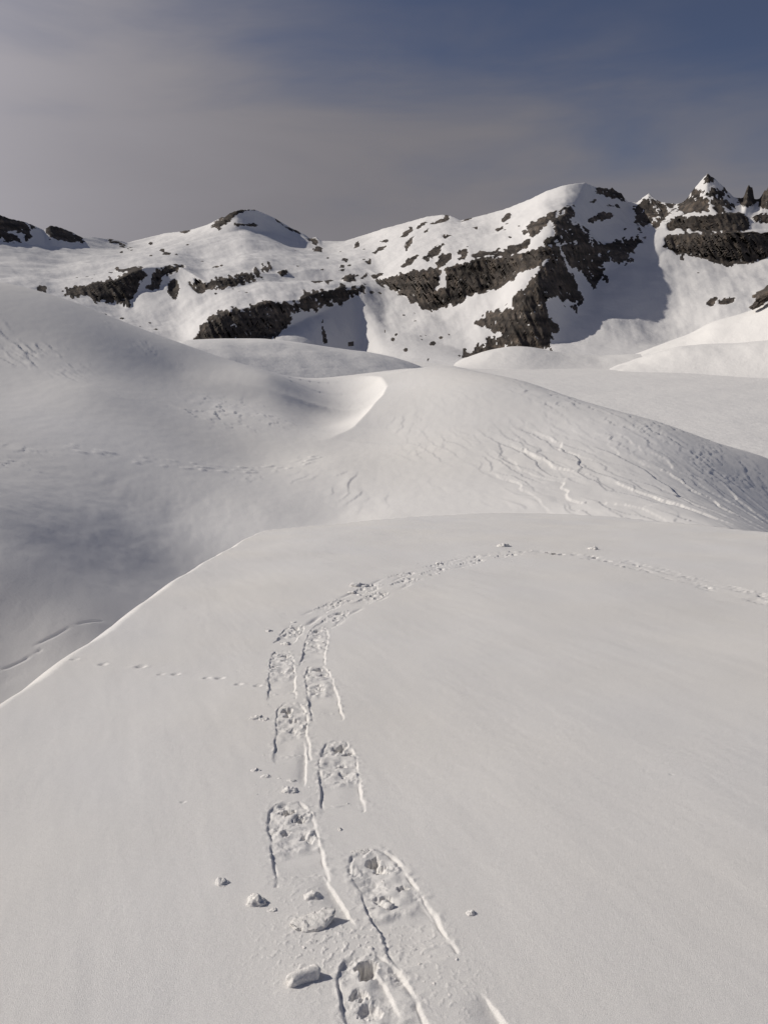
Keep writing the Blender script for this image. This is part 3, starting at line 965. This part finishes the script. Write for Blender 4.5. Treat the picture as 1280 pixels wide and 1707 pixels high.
def pr(toe, tail, w=0.205, dep=0.042, seed=1, frac=0.6):
    a, b = np.array(hit(*toe)), np.array(hit(*tail))
    PRINTS.append((a, b, w, dep, seed, frac))


pr((600, 1600), (676, 1790), 0.20, 0.028, 1)
pr((610, 1420), (712, 1604), 0.20, 0.026, 3)
pr((480, 1336), (504, 1474), 0.195, 0.026, 4)
pr((560, 1236), (572, 1352), 0.185, 0.024, 5)
pr((486, 1176), (487, 1266), 0.18, 0.026, 6)
pr((526, 1110), (546, 1202), 0.18, 0.026, 7)
pr((470, 1082), (470, 1168), 0.18, 0.026, 8)
pr((532, 1042), (520, 1108), 0.18, 0.026, 9)
NEAR_PRINTS = len(PRINTS)
TRAIL = np.array([hit(*p) for p in [(498, 1066), (515, 1042), (548, 1021), (590, 1003), (632, 983), (680, 962), (735, 944), (795, 930), (850, 922), (925, 920), (1005, 932), (1085, 949), (1165, 969), (1235, 987), (1300, 1003), (1420, 1030)]])
seg = np.hypot(*(TRAIL[1:] - TRAIL[:-1]).T)
cum = np.concatenate([[0], np.cumsum(seg)])


def trail_at(s):
    p = np.array([np.interp(s, cum, TRAIL[:, 0]), np.interp(s, cum, TRAIL[:, 1])])
    q = np.array([np.interp(s + 0.2, cum, TRAIL[:, 0]), np.interp(s + 0.2, cum, TRAIL[:, 1])])
    t = (q - p) / max(np.hypot(*(q - p)), 1e-6)
    return p, t


random.seed(11)
s, side = 0.3, 1
while s < cum[-1] - 0.6:
    p, tdir = trail_at(s)
    nrm = np.array([-tdir[1], tdir[0]])
    c = p + nrm * side * (0.125 + random.uniform(-0.03, 0.03))
    ln = random.uniform(0.55, 0.75)
    PRINTS.append((c + tdir * ln * 0.5, c - tdir * ln * 0.5, 0.17, random.uniform(0.02, 0.034), 20 + len(PRINTS), 0.62))
    s += random.uniform(0.45, 0.75)
    side = -side

GROOVES = [([(536, 1448), (547, 1470), (567, 1502), (596, 1550)], 0.045, 0.014),
           ([(507, 1228), (511, 1262), (509, 1312)], 0.035, 0.012),
           ([(597, 1590), (645, 1650), (672, 1707)], 0.030, 0.010),
           ([(798, 1655), (820, 1682), (845, 1715), (870, 1750)], 0.060, 0.014)]
DENTS = [(125, 1099, .05), (172, 1106, .055), (235, 1109, .065), (268, 1121, .04), (293, 1121, .05), (345, 1128, .045), (367, 1129, .055), (398, 1141, .045), (430, 1144, .045),
         (1075, 1290, .014), (1118, 1297, .018), (305, 1332, .02)]

rows1 = []
for py in np.linspace(1760, 860, 600):
    rows1.append(math.hypot(*hit(640, py)))
rows1 = np.array(rows1)
rows1 = np.maximum.accumulate(rows1 + np.arange(600) * 1e-6)
rr = np.concatenate([np.linspace(0.15, rows1[0], 22)[:-1], rows1, np.geomspace(rows1[-1], 55, 40)[1:]])
azs = np.concatenate([np.linspace(-100, -36, 30)[:-1], np.linspace(-36, -15.5, 170)[:-1], np.linspace(-15.5, 10, 470)[:-1], np.linspace(10, 36, 215)[:-1], np.linspace(36, 100, 30)]) * DEG
AZ, Rg = np.meshgrid(azs, rr)
X, Y = Rg * np.sin(AZ), Rg * np.cos(AZ)
Z = knoll0(X, Y) - knoll_edge(X + 0.05 * fbm(X / 1.3, Y / 1.3, 2, 101), Y)
# gentle wind texture of the crust
Z += 0.030 * fbm(X / 2.6, Y / 2.6, 3, 102, 0.4) + 0.0016 * fbm((X + 0.4 * Y) / 0.22, (Y - 0.4 * X) / 0.9, 3, 103)
pid = np.zeros(X.shape, np.int32)
crumb = fbm(X / 0.035, Y / 0.035, 3, 111, 0.55)
crumb2 = ridged(X / 0.07, Y / 0.07, 3, 112, 0.5) - 1.1
chunk = fbm(X / 0.09, Y / 0.09, 2, 113)
for i, (a, b, w, dep, sd_, frac) in enumerate(PRINTS):
    ax = b - a
    ln = np.hypot(*ax)
    ax = ax / ln
    m = (np.abs(X - (a[0] + b[0]) / 2) < ln) & (np.abs(Y - (a[1] + b[1]) / 2) < ln)
    if not m.any():
        continue
    x, y = X[m] - a[0], Y[m] - a[1]
    u = (x * ax[0] + y * ax[1])
    v = (-x * ax[1] + y * ax[0]) + 0.010 * perlin(X[m] / 0.12, Y[m] / 0.12, 120 + sd_)
    un = u / ln
    hw = w / 2 * (1 - 0.42 * np.clip(1 - un / 0.30, 0, 1) ** 2) * (1 + 0.06 * perlin(un * 3.0, un * 0 + sd_ * 1.37, 270 + sd_))
    # rounded front, straight flanks, tail that ramps out
    ew = 0.006 + 0.016 * np.clip(perlin(X[m] / 0.11, Y[m] / 0.11, 280 + sd_) + 0.1, 0, 1)
    edge = smooth(ew, -ew, np.abs(v) - hw)
    front_ = smooth(-0.02, 0.012, u - 0.03 * (v / (w / 2)) ** 2 + 0.008 * perlin(X[m] / 0.05, Y[m] / 0.05, 140 + sd_))
    body_ = edge * front_ * (un < 1.05)
    rough_ = smooth(frac + 0.10, frac - 0.08, un + 0.06 * perlin(X[m] / 0.06, Y[m] / 0.06, 160 + sd_))
    # front half: churned and refilled almost to the surface; rear: smooth drag ramp between clean walls
    ramp = np.clip((1.02 - un) / (1.02 - frac), 0, 1) ** 0.6
    floor = dep * 0.85 * (0.75 + 0.5 * perlin(X[m] / 0.16, Y[m] / 0.16, 290 + sd_)) * (0.20 * rough_ + (1 - rough_) * ramp * 0.75)
    z = -body_ * floor
    patch = np.clip(0.5 + 0.9 * perlin(X[m] / 0.10, Y[m] / 0.10, 240 + sd_), 0, 1)
    z = z + min(1.0, dep / 0.02) ** 2 * body_ * rough_ * ((0.0005 + 0.0055 * patch ** 2) * crumb[m] + (0.0005 + 0.006 * patch ** 2) * crumb2[m] + 0.009 * chunk[m])
    # the frame of the shoe cuts a fine line
    z = z - 0.007 * np.exp(-((np.abs(v) - hw + 0.002) / 0.006) ** 2) * front_ * (un < 1.0) * np.clip(0.4 + perlin(X[m] / 0.07, Y[m] / 0.07, 260 + sd_), 0, 1)
    # deep toe hole and cleat bites
    rs_ = np.random.RandomState(sd_)
    for (hu, hv, hr, hd) in ((0.09 + 0.05 * rs_.rand(), (rs_.rand() - 0.6) * 0.07, 0.036, 0.050), (0.19 + 0.06 * rs_.rand(), (rs_.rand() - 0.3) * 0.09, 0.028, 0.026),
                             (0.33 + 0.1 * rs_.rand(), (rs_.rand() - 0.5) * 0.11, 0.026, 0.018), (0.50 * frac / 0.6, (rs_.rand() - 0.5) * 0.10, 0.035, 0.014)):
        dd = np.hypot(u - hu * ln, v - hv) + 0.014 * crumb[m]
        z = z - hd * min(1.0, dep / 0.02) ** 3 * smooth(hr, hr * 0.35, dd) * body_
    z = z + 0.008 * body_ * np.exp(-((un - frac - 0.02) / 0.03) ** 2) * np.clip(0.5 + perlin(X[m] / 0.05, Y[m] / 0.05, 180 + sd_), 0, 1)
    # pushed-up crumbs round the rim
    outd = np.maximum(np.abs(v) - hw, np.maximum(-u, u - ln * 0.9))
    z = z + np.where(outd > 0, 0.006 * np.exp(-outd / 0.02) * np.clip(0.1 + 1.3 * perlin(X[m] / 0.03, Y[m] / 0.03, 200 + sd_), 0, 1), 0)
    Z[m] += z
    pid[m] = np.where((body_ > 0.5) & (un > -0.02) & (un < 1.0) & (pid[m] == 0), i + 1, pid[m])
for pts, gw, gd in GROOVES:
    gp = [hit(*p) for p in pts]
    xs, ys = [p[0] for p in gp], [p[1] for p in gp]
    m = (X > min(xs) - .2) & (X < max(xs) + .2) & (Y > min(ys) - .2) & (Y < max(ys) + .2)
    # a one-sided step: the snow lies lower on the side of the shoe, the wall looks left
    xw = X[m] + 0.004 * perlin(X[m] / .04, Y[m] / .04, 301)
    d, f = poly_dist(xw, Y[m], gp)
    left = xw < np.interp(Y[m], ys[::-1] if ys[0] > ys[-1] else ys, xs[::-1] if ys[0] > ys[-1] else xs)
    sd2 = np.where(left, d, -d)
    Z[m] += -gd * smooth(-0.003, 0.006, sd2) * np.exp(-(np.maximum(sd2, 0) / gw) ** 2) * smooth(0, .45, f) * smooth(1, .75, f)
# runner lines along the far trail
m = (Y > 5.0)
for off, k in ((0.22, 311), (-0.22, 312), (0.05, 313)):
    tp = []
    for s in np.arange(0.2, cum[-1] - 0.3, 0.25):
        p, td = trail_at(s)
        tp.append(p + np.array([-td[1], td[0]]) * off)
    d, f = poly_dist(X[m], Y[m], tp)
    Z[m] -= 0.016 * np.exp(-(d / 0.025) ** 2) * np.clip(0.15 + 1.2 * perlin(f * 30, f * 0 + k, k), 0, 1)
# small animal tracks
DENTS3 = []
for px, py, rad in DENTS:
    rad *= 0.62
    cx, cy = hit(px, py)
    DENTS3.append((cx, cy, rad))
    d = np.hypot((X - cx) / 1.25, (Y - cy) * 0.95)
    near = d < 0.4
    Z[near] += -0.36 * rad * smooth(rad, rad * 0.25, d[near]) + 0.04 * rad * np.exp(-((d[near] - rad * 1.25) / (rad * 0.35)) ** 2)
# spilled crumbs beside the large prints
for px, py, rad, am in ((520, 1590, .20, 1), (600, 1570, .18, 1), (760, 1660, .16, .8), (560, 1300, .12, .5), (470, 1310, .12, .7), (500, 1490, .14, .6), (700, 1560, .1, .7), (460, 1120, .2, .7), (560, 1150, .12, .5)):
    cx, cy = hit(px, py)
    m = np.hypot(X - cx, Y - cy) < rad * 2.5
    g = np.exp(-(np.hypot(X[m] - cx, Y[m] - cy) / rad) ** 2)
    Z[m] += am * 0.003 * g * np.clip(fbm(X[m] / 0.022, Y[m] / 0.022, 2, 330) - 0.15, 0, 1.5)


# height lookup for things that lie on the knoll
def ground_z(x, y):
    a, r = math.atan2(x, y), math.hypot(x, y)
    i = int(np.clip(np.searchsorted(azs, a) - 1, 0, len(azs) - 2))
    j = int(np.clip(np.searchsorted(rr, r) - 1, 0, len(rr) - 2))
    fu = (a - azs[i]) / (azs[i + 1] - azs[i])
    fv = (r - rr[j]) / (rr[j + 1] - rr[j])
    return float((Z[j, i] * (1 - fu) + Z[j, i + 1] * fu) * (1 - fv) + (Z[j + 1, i] * (1 - fu) + Z[j + 1, i + 1] * fu) * fv)


P = np.stack([X, Y, Z], 2)
NRM = grid_normals(P)
fp = np.minimum.reduce([pid[:-1, :-1], pid[1:, :-1], pid[:-1, 1:], pid[1:, 1:]])
knoll = mesh_from_grid('snow_knoll', P, fp == 0, M_NEAR, None, NRM)
tag(knoll, 'smooth sunlit snow knoll crossed by a curving snowshoe track', 'snow knoll', kind='structure')
for i in range(len(PRINTS)):
    if (fp == i + 1).sum() > 6:
        mesh_from_grid('snowshoe_print', P, fp == i + 1, M_NEAR, knoll, NRM)

# ------------------------------------------------------------------ lumps of snow thrown off the snowshoes
import bmesh


def lump_mesh(name, sx, sy, sz, seed, sub=4, rough=0.22):
    bm = bmesh.new()
    bmesh.ops.create_icosphere(bm, subdivisions=sub, radius=1.0)
    co = np.array([v.co[:] for v in bm.verts])
    k = fbm(co[:, 0] * 1.1 + 3 * seed, co[:, 1] * 1.1 + co[:, 2] * 0.9, 3, 400 + seed, 0.55) + fbm(co[:, 2] * 1.3, co[:, 0] * 1.2 - seed, 3, 500 + seed, 0.55)
    k2 = np.abs(fbm(co[:, 0] * 3 + seed, co[:, 1] * 3 + co[:, 2] * 2.7, 2, 600 + seed))
    k3 = fbm(co[:, 0] * 6 - seed, co[:, 1] * 6 + co[:, 2] * 5, 2, 650 + seed)
    s = 1 + 1.25 * rough * k - rough * 0.45 * k2 + 0.05 * k3
    for v, q, c in zip(bm.verts, s, co):
        v.co = (c[0] * q * sx, c[1] * q * sy, c[2] * q * sz)
    me = bpy.data.meshes.new(name)
    bm.to_mesh(me)
    bm.free()
    me.polygons.foreach_set('use_smooth', np.ones(len(me.polygons), bool))
    me.materials.append(M_CLUMP)
    return me


def ring_mesh(name, rings):
    """skin a list of closed rings (k, n, 3), capped at both ends"""
    R = np.array(rings)
    k, n_ = R.shape[:2]
    V = R.reshape(-1, 3).tolist()
    Fc = [(i * n_ + j, i * n_ + (j + 1) % n_, (i + 1) * n_ + (j + 1) % n_, (i + 1) * n_ + j) for i in range(k - 1) for j in range(n_)]
    c0, c1 = len(V), len(V) + 1
    V += [R[0].mean(0).tolist(), R[-1].mean(0).tolist()]
    Fc += [(c0, (j + 1) % n_, j) for j in range(n_)] + [(c1, (k - 1) * n_ + j, (k - 1) * n_ + (j + 1) % n_) for j in range(n_)]
    me = bpy.data.meshes.new(name)
    me.from_pydata(V, [], Fc)
    me.polygons.foreach_set('use_smooth', np.ones(len(me.polygons), bool))
    me.materials.append(M_CLUMP)
    return me


def slab_mesh(name, length, width, thick, lift, seed):
    """boat-shaped piece of crust: straight back edge, bowed front, one end tilted off the snow"""
    n_ = 28
    th = np.linspace(0, 2 * math.pi, n_, endpoint=False)
    rings = []
    for t in np.linspace(-1, 1, 30):
        half = width / 2 * max(0.05, (1 - abs(t) ** 2.6)) ** 0.6
        half *= 1 + 0.10 * float(perlin(np.array(t * 3.1), np.array(seed * 1.7), 740 + seed))
        c, s_ = np.cos(th), np.sin(th)
        yy = np.sign(c) * np.abs(c) ** 0.6 * half
        zz = np.sign(s_) * np.abs(s_) ** 0.55 * thick / 2 * (0.55 + 0.45 * (1 - abs(t) ** 3))
        bow = -0.28 * width * (1 - t * t)
        xx = np.full(n_, t * length / 2)
        wob_ = 0.006 * fbm(xx * 70 + c * 2, s_ * 2 + c, 3, 750 + seed)
        rings.append(np.stack([xx + wob_, yy + bow + wob_, zz + wob_ + thick * 0.5 + lift * (t * 0.5 + 0.5) ** 2 + 0.010 * (yy / max(width, 1e-3))], 1))
    return ring_mesh(name, rings)


def roll_mesh(name, length, rad, seed):
    n_ = 28
    th = np.linspace(0, 2 * math.pi, n_, endpoint=False)
    rings = []
    for t in np.linspace(-1, 1, 30):
        r = rad * (1 - 0.5 * max(0, abs(t) - 0.88) / 0.12) * (1 + 0.08 * t)
        w_ = 1 + 0.16 * fbm(np.cos(th) * 1.2 + t * 2, np.sin(th) * 1.2 + seed, 3, 760 + seed)
        rings.append(np.stack([np.full(n_, t * length / 2) + 0.006 * np.cos(th * 2 + seed) * abs(t), np.cos(th) * r * w_, np.sin(th) * r * w_ + rad * 0.85], 1))
    return ring_mesh(name, rings)


def put(name, me, px, py, label, rz=0.0, sink=0.0, ry=0.0, group=None, cat='snow lump'):
    x, y = hit(px, py)
    o = bpy.data.objects.new(name, me)
    o.location = (x, y, ground_z(x, y) - sink * 2.8)
    o.rotation_euler = (math.radians(-9), ry, rz)
    COL.objects.link(o)
    tag(o, label, cat, group)
    return o


put('snow_slab', slab_mesh('snow_slab', 0.150, 0.075, 0.022, 0.016, 1), 522, 1537, 'large curved slab of broken snow crust, biggest loose piece by the track', 0.28, 0.003)
put('snow_roll', roll_mesh('snow_roll', 0.096, 0.021, 2), 507, 1634, 'log shaped roll of snow lying beside a print with deep toe holes', 0.42, 0.003)
put('snow_chip', slab_mesh('snow_chip', 0.080, 0.026, 0.008, 0.004, 3), 600, 1419, 'thin flat chip of snow at the toe of a print', 0.05, 0.003)
put('snow_lump', lump_mesh('snow_lump', .036, .032, .026, 4, rough=.15), 521, 1494, 'smooth egg shaped snow lump just above the large curved slab', 0.3, 0.004)
put('snow_lump', lump_mesh('snow_lump', .030, .034, .034, 5, rough=.25), 428, 1504, 'two knobbed snow lump standing apart on the unmarked snow', 0.8, 0.003)
put('snow_lump', lump_mesh('snow_lump', .020, .018, .024, 15, rough=.2), 421, 1497, 'small upright knob of snow leaning on a two knobbed lump', 0.2, 0.003)
put('snow_lump', lump_mesh('snow_lump', .033, .026, .022, 6, rough=.2), 371, 1471, 'oval snow lump farthest out from the track', 0.0, 0.003)
put('snow_lump', lump_mesh('snow_lump', .022, .015, .010, 7), 456, 1518, 'small flat snow lump beside the two knobbed lump', 0.1, 0.002)
put('snow_lump', lump_mesh('snow_lump', .016, .014, .016, 8), 785, 1525, 'lone small snow lump on the smooth side away from the track', 0.5, 0.002)
put('snow_lump', lump_mesh('snow_lump', .042, .036, .026, 9, rough=.2), 482, 1315, 'rounded snow lump at the toe of a deep print', 0.2, 0.004)
put('snow_lump', lump_mesh('snow_lump', .026, .020, .012, 10), 484, 1298, 'flat snow lump just above a rounded lump', 0.2, 0.003)
put('snow_lump', lump_mesh('snow_lump', .038, .024, .014, 11), 445, 1291, 'long flattened snow lump beside the track', 0.0, 0.003)
put('snow_lump', lump_mesh('snow_lump', .024, .022, .016, 12), 427, 1281, 'small rounded snow lump beside a long flattened lump', 0.0, 0.003)
put('snow_lump', lump_mesh('snow_lump', .045, .035, .022, 13, rough=.3), 430, 1197, 'ragged pair-like snow lump beside a print at the narrow part of the track', 0.0, 0.004)
put('snow_lump', lump_mesh('snow_lump', .030, .026, .016, 14), 442, 1200, 'low snow lump touching a ragged lump', 0.0, 0.003)
put('snow_lump', lump_mesh('snow_lump', .040, .034, .024, 16), 449, 1048, 'single snow lump where the track bends', 0.0, 0.004)
put('snow_lump', lump_mesh('snow_lump', .052, .044, .028, 17, rough=.3), 476, 1069, 'rough snow lump on the outer edge of the bend', 0.0, 0.004)
put('snow_lump', lump_mesh('snow_lump', .034, .030, .020, 27, rough=.3), 503, 1049, 'rough snow lump between the two rows of prints at the bend', 0.0, 0.004)
put('snow_lump', lump_mesh('snow_lump', .012, .011, .010, 18), 567, 1380, 'tiny snow crumb alone between two prints', 0.0, 0.001)
put('snow_lump', lump_mesh('snow_lump', .050, .042, .036, 19, rough=.3), 634, 1510, 'knobbly snow lump lying inside a snowshoe print', 0.4, 0.012)
put('snow_lump', lump_mesh('snow_lump', .10, .07, .05, 20, rough=.3), 600, 977, 'white snow lump above the curving track', 0.0, 0.006)
put('snow_lump', lump_mesh('snow_lump', .06, .05, .04, 21, rough=.3), 587, 988, 'small snow lump below the white lump above the track', 0.0, 0.005)
put('snow_lump', lump_mesh('snow_lump', .13, .09, .07, 22, rough=.3), 838, 911, 'biggest snow lump at the top of the track curve', 0.0, 0.008)
put('snow_lump', lump_mesh('snow_lump', .10, .07, .05, 23, rough=.3), 988, 915, 'snow lump just beyond the descending part of the track', 0.0, 0.006)
put('snow_lump', lump_mesh('snow_lump', .06, .05, .04, 24, rough=.3), 732, 938, 'small snow lump on the outer side of the climbing track', 0.0, 0.005)
# look-alike crumbs strewn along the track
crumbs = [lump_mesh('snow_crumb', .011, .010, .009, 30 + k, sub=2, rough=.3) for k in range(4)]
random.seed(21)
for k in range(46):
    if k < 28:
        px, py = random.choice([(520, 1575), (590, 1570), (460, 1312), (560, 1330), (640, 1580), (740, 1640), (640, 1450), (430, 1130), (480, 1190)])
        px += random.gauss(0, 34); py += random.gauss(0, 18); sc = random.uniform(0.35, 1.0)
    else:
        s = random.uniform(0.2, cum[-1] - 1.5)
        p, td = trail_at(s)
        q = p + np.array([-td[1], td[0]]) * random.gauss(0, 0.24)
        pp = project(q[0], q[1], knoll0(q[0], q[1]))
        px, py = float(pp[0]), float(pp[1]); sc = random.uniform(1.5, 4.0)
    o = put('snow_crumb', crumbs[k % 4], px, py, 'tiny crumb of snow beside the large clear snowshoe prints' if k < 28 else 'small crumb of snow strewn along the faint curving part of the track', random.uniform(0, 6), 0.002 * sc, group='crumbs beside the large prints' if k < 28 else 'crumbs along the curving track', cat='snow crumb')
    o.scale = (sc, sc, sc)

# ------------------------------------------------------------------ dark rocks breaking through the tall mound
for k, (px, py, r, sx, sz, lb) in enumerate([(1282, 488, 752, 13, 5.5, 'larger dark rock breaking out of the tall snow mound'), (1262, 508, 745, 6.5, 2.2, 'low dark rock just below the larger rock on the tall mound')]):
    a_, t_ = ray(px, py)
    me = lump_mesh('dark_rock', sx, sx * 0.8, sz, 90 + k, rough=.3)
    me.materials.clear()
    me.materials.append(M_ROCK)
    o = bpy.data.objects.new('dark_rock', me)
    o.location = (r * math.sin(a_), r * math.cos(a_), EYE + float(t_) * r)
    o.rotation_euler = (0, math.radians(-28), 0)
    COL.objects.link(o)
    tag(o, lb, 'rock')
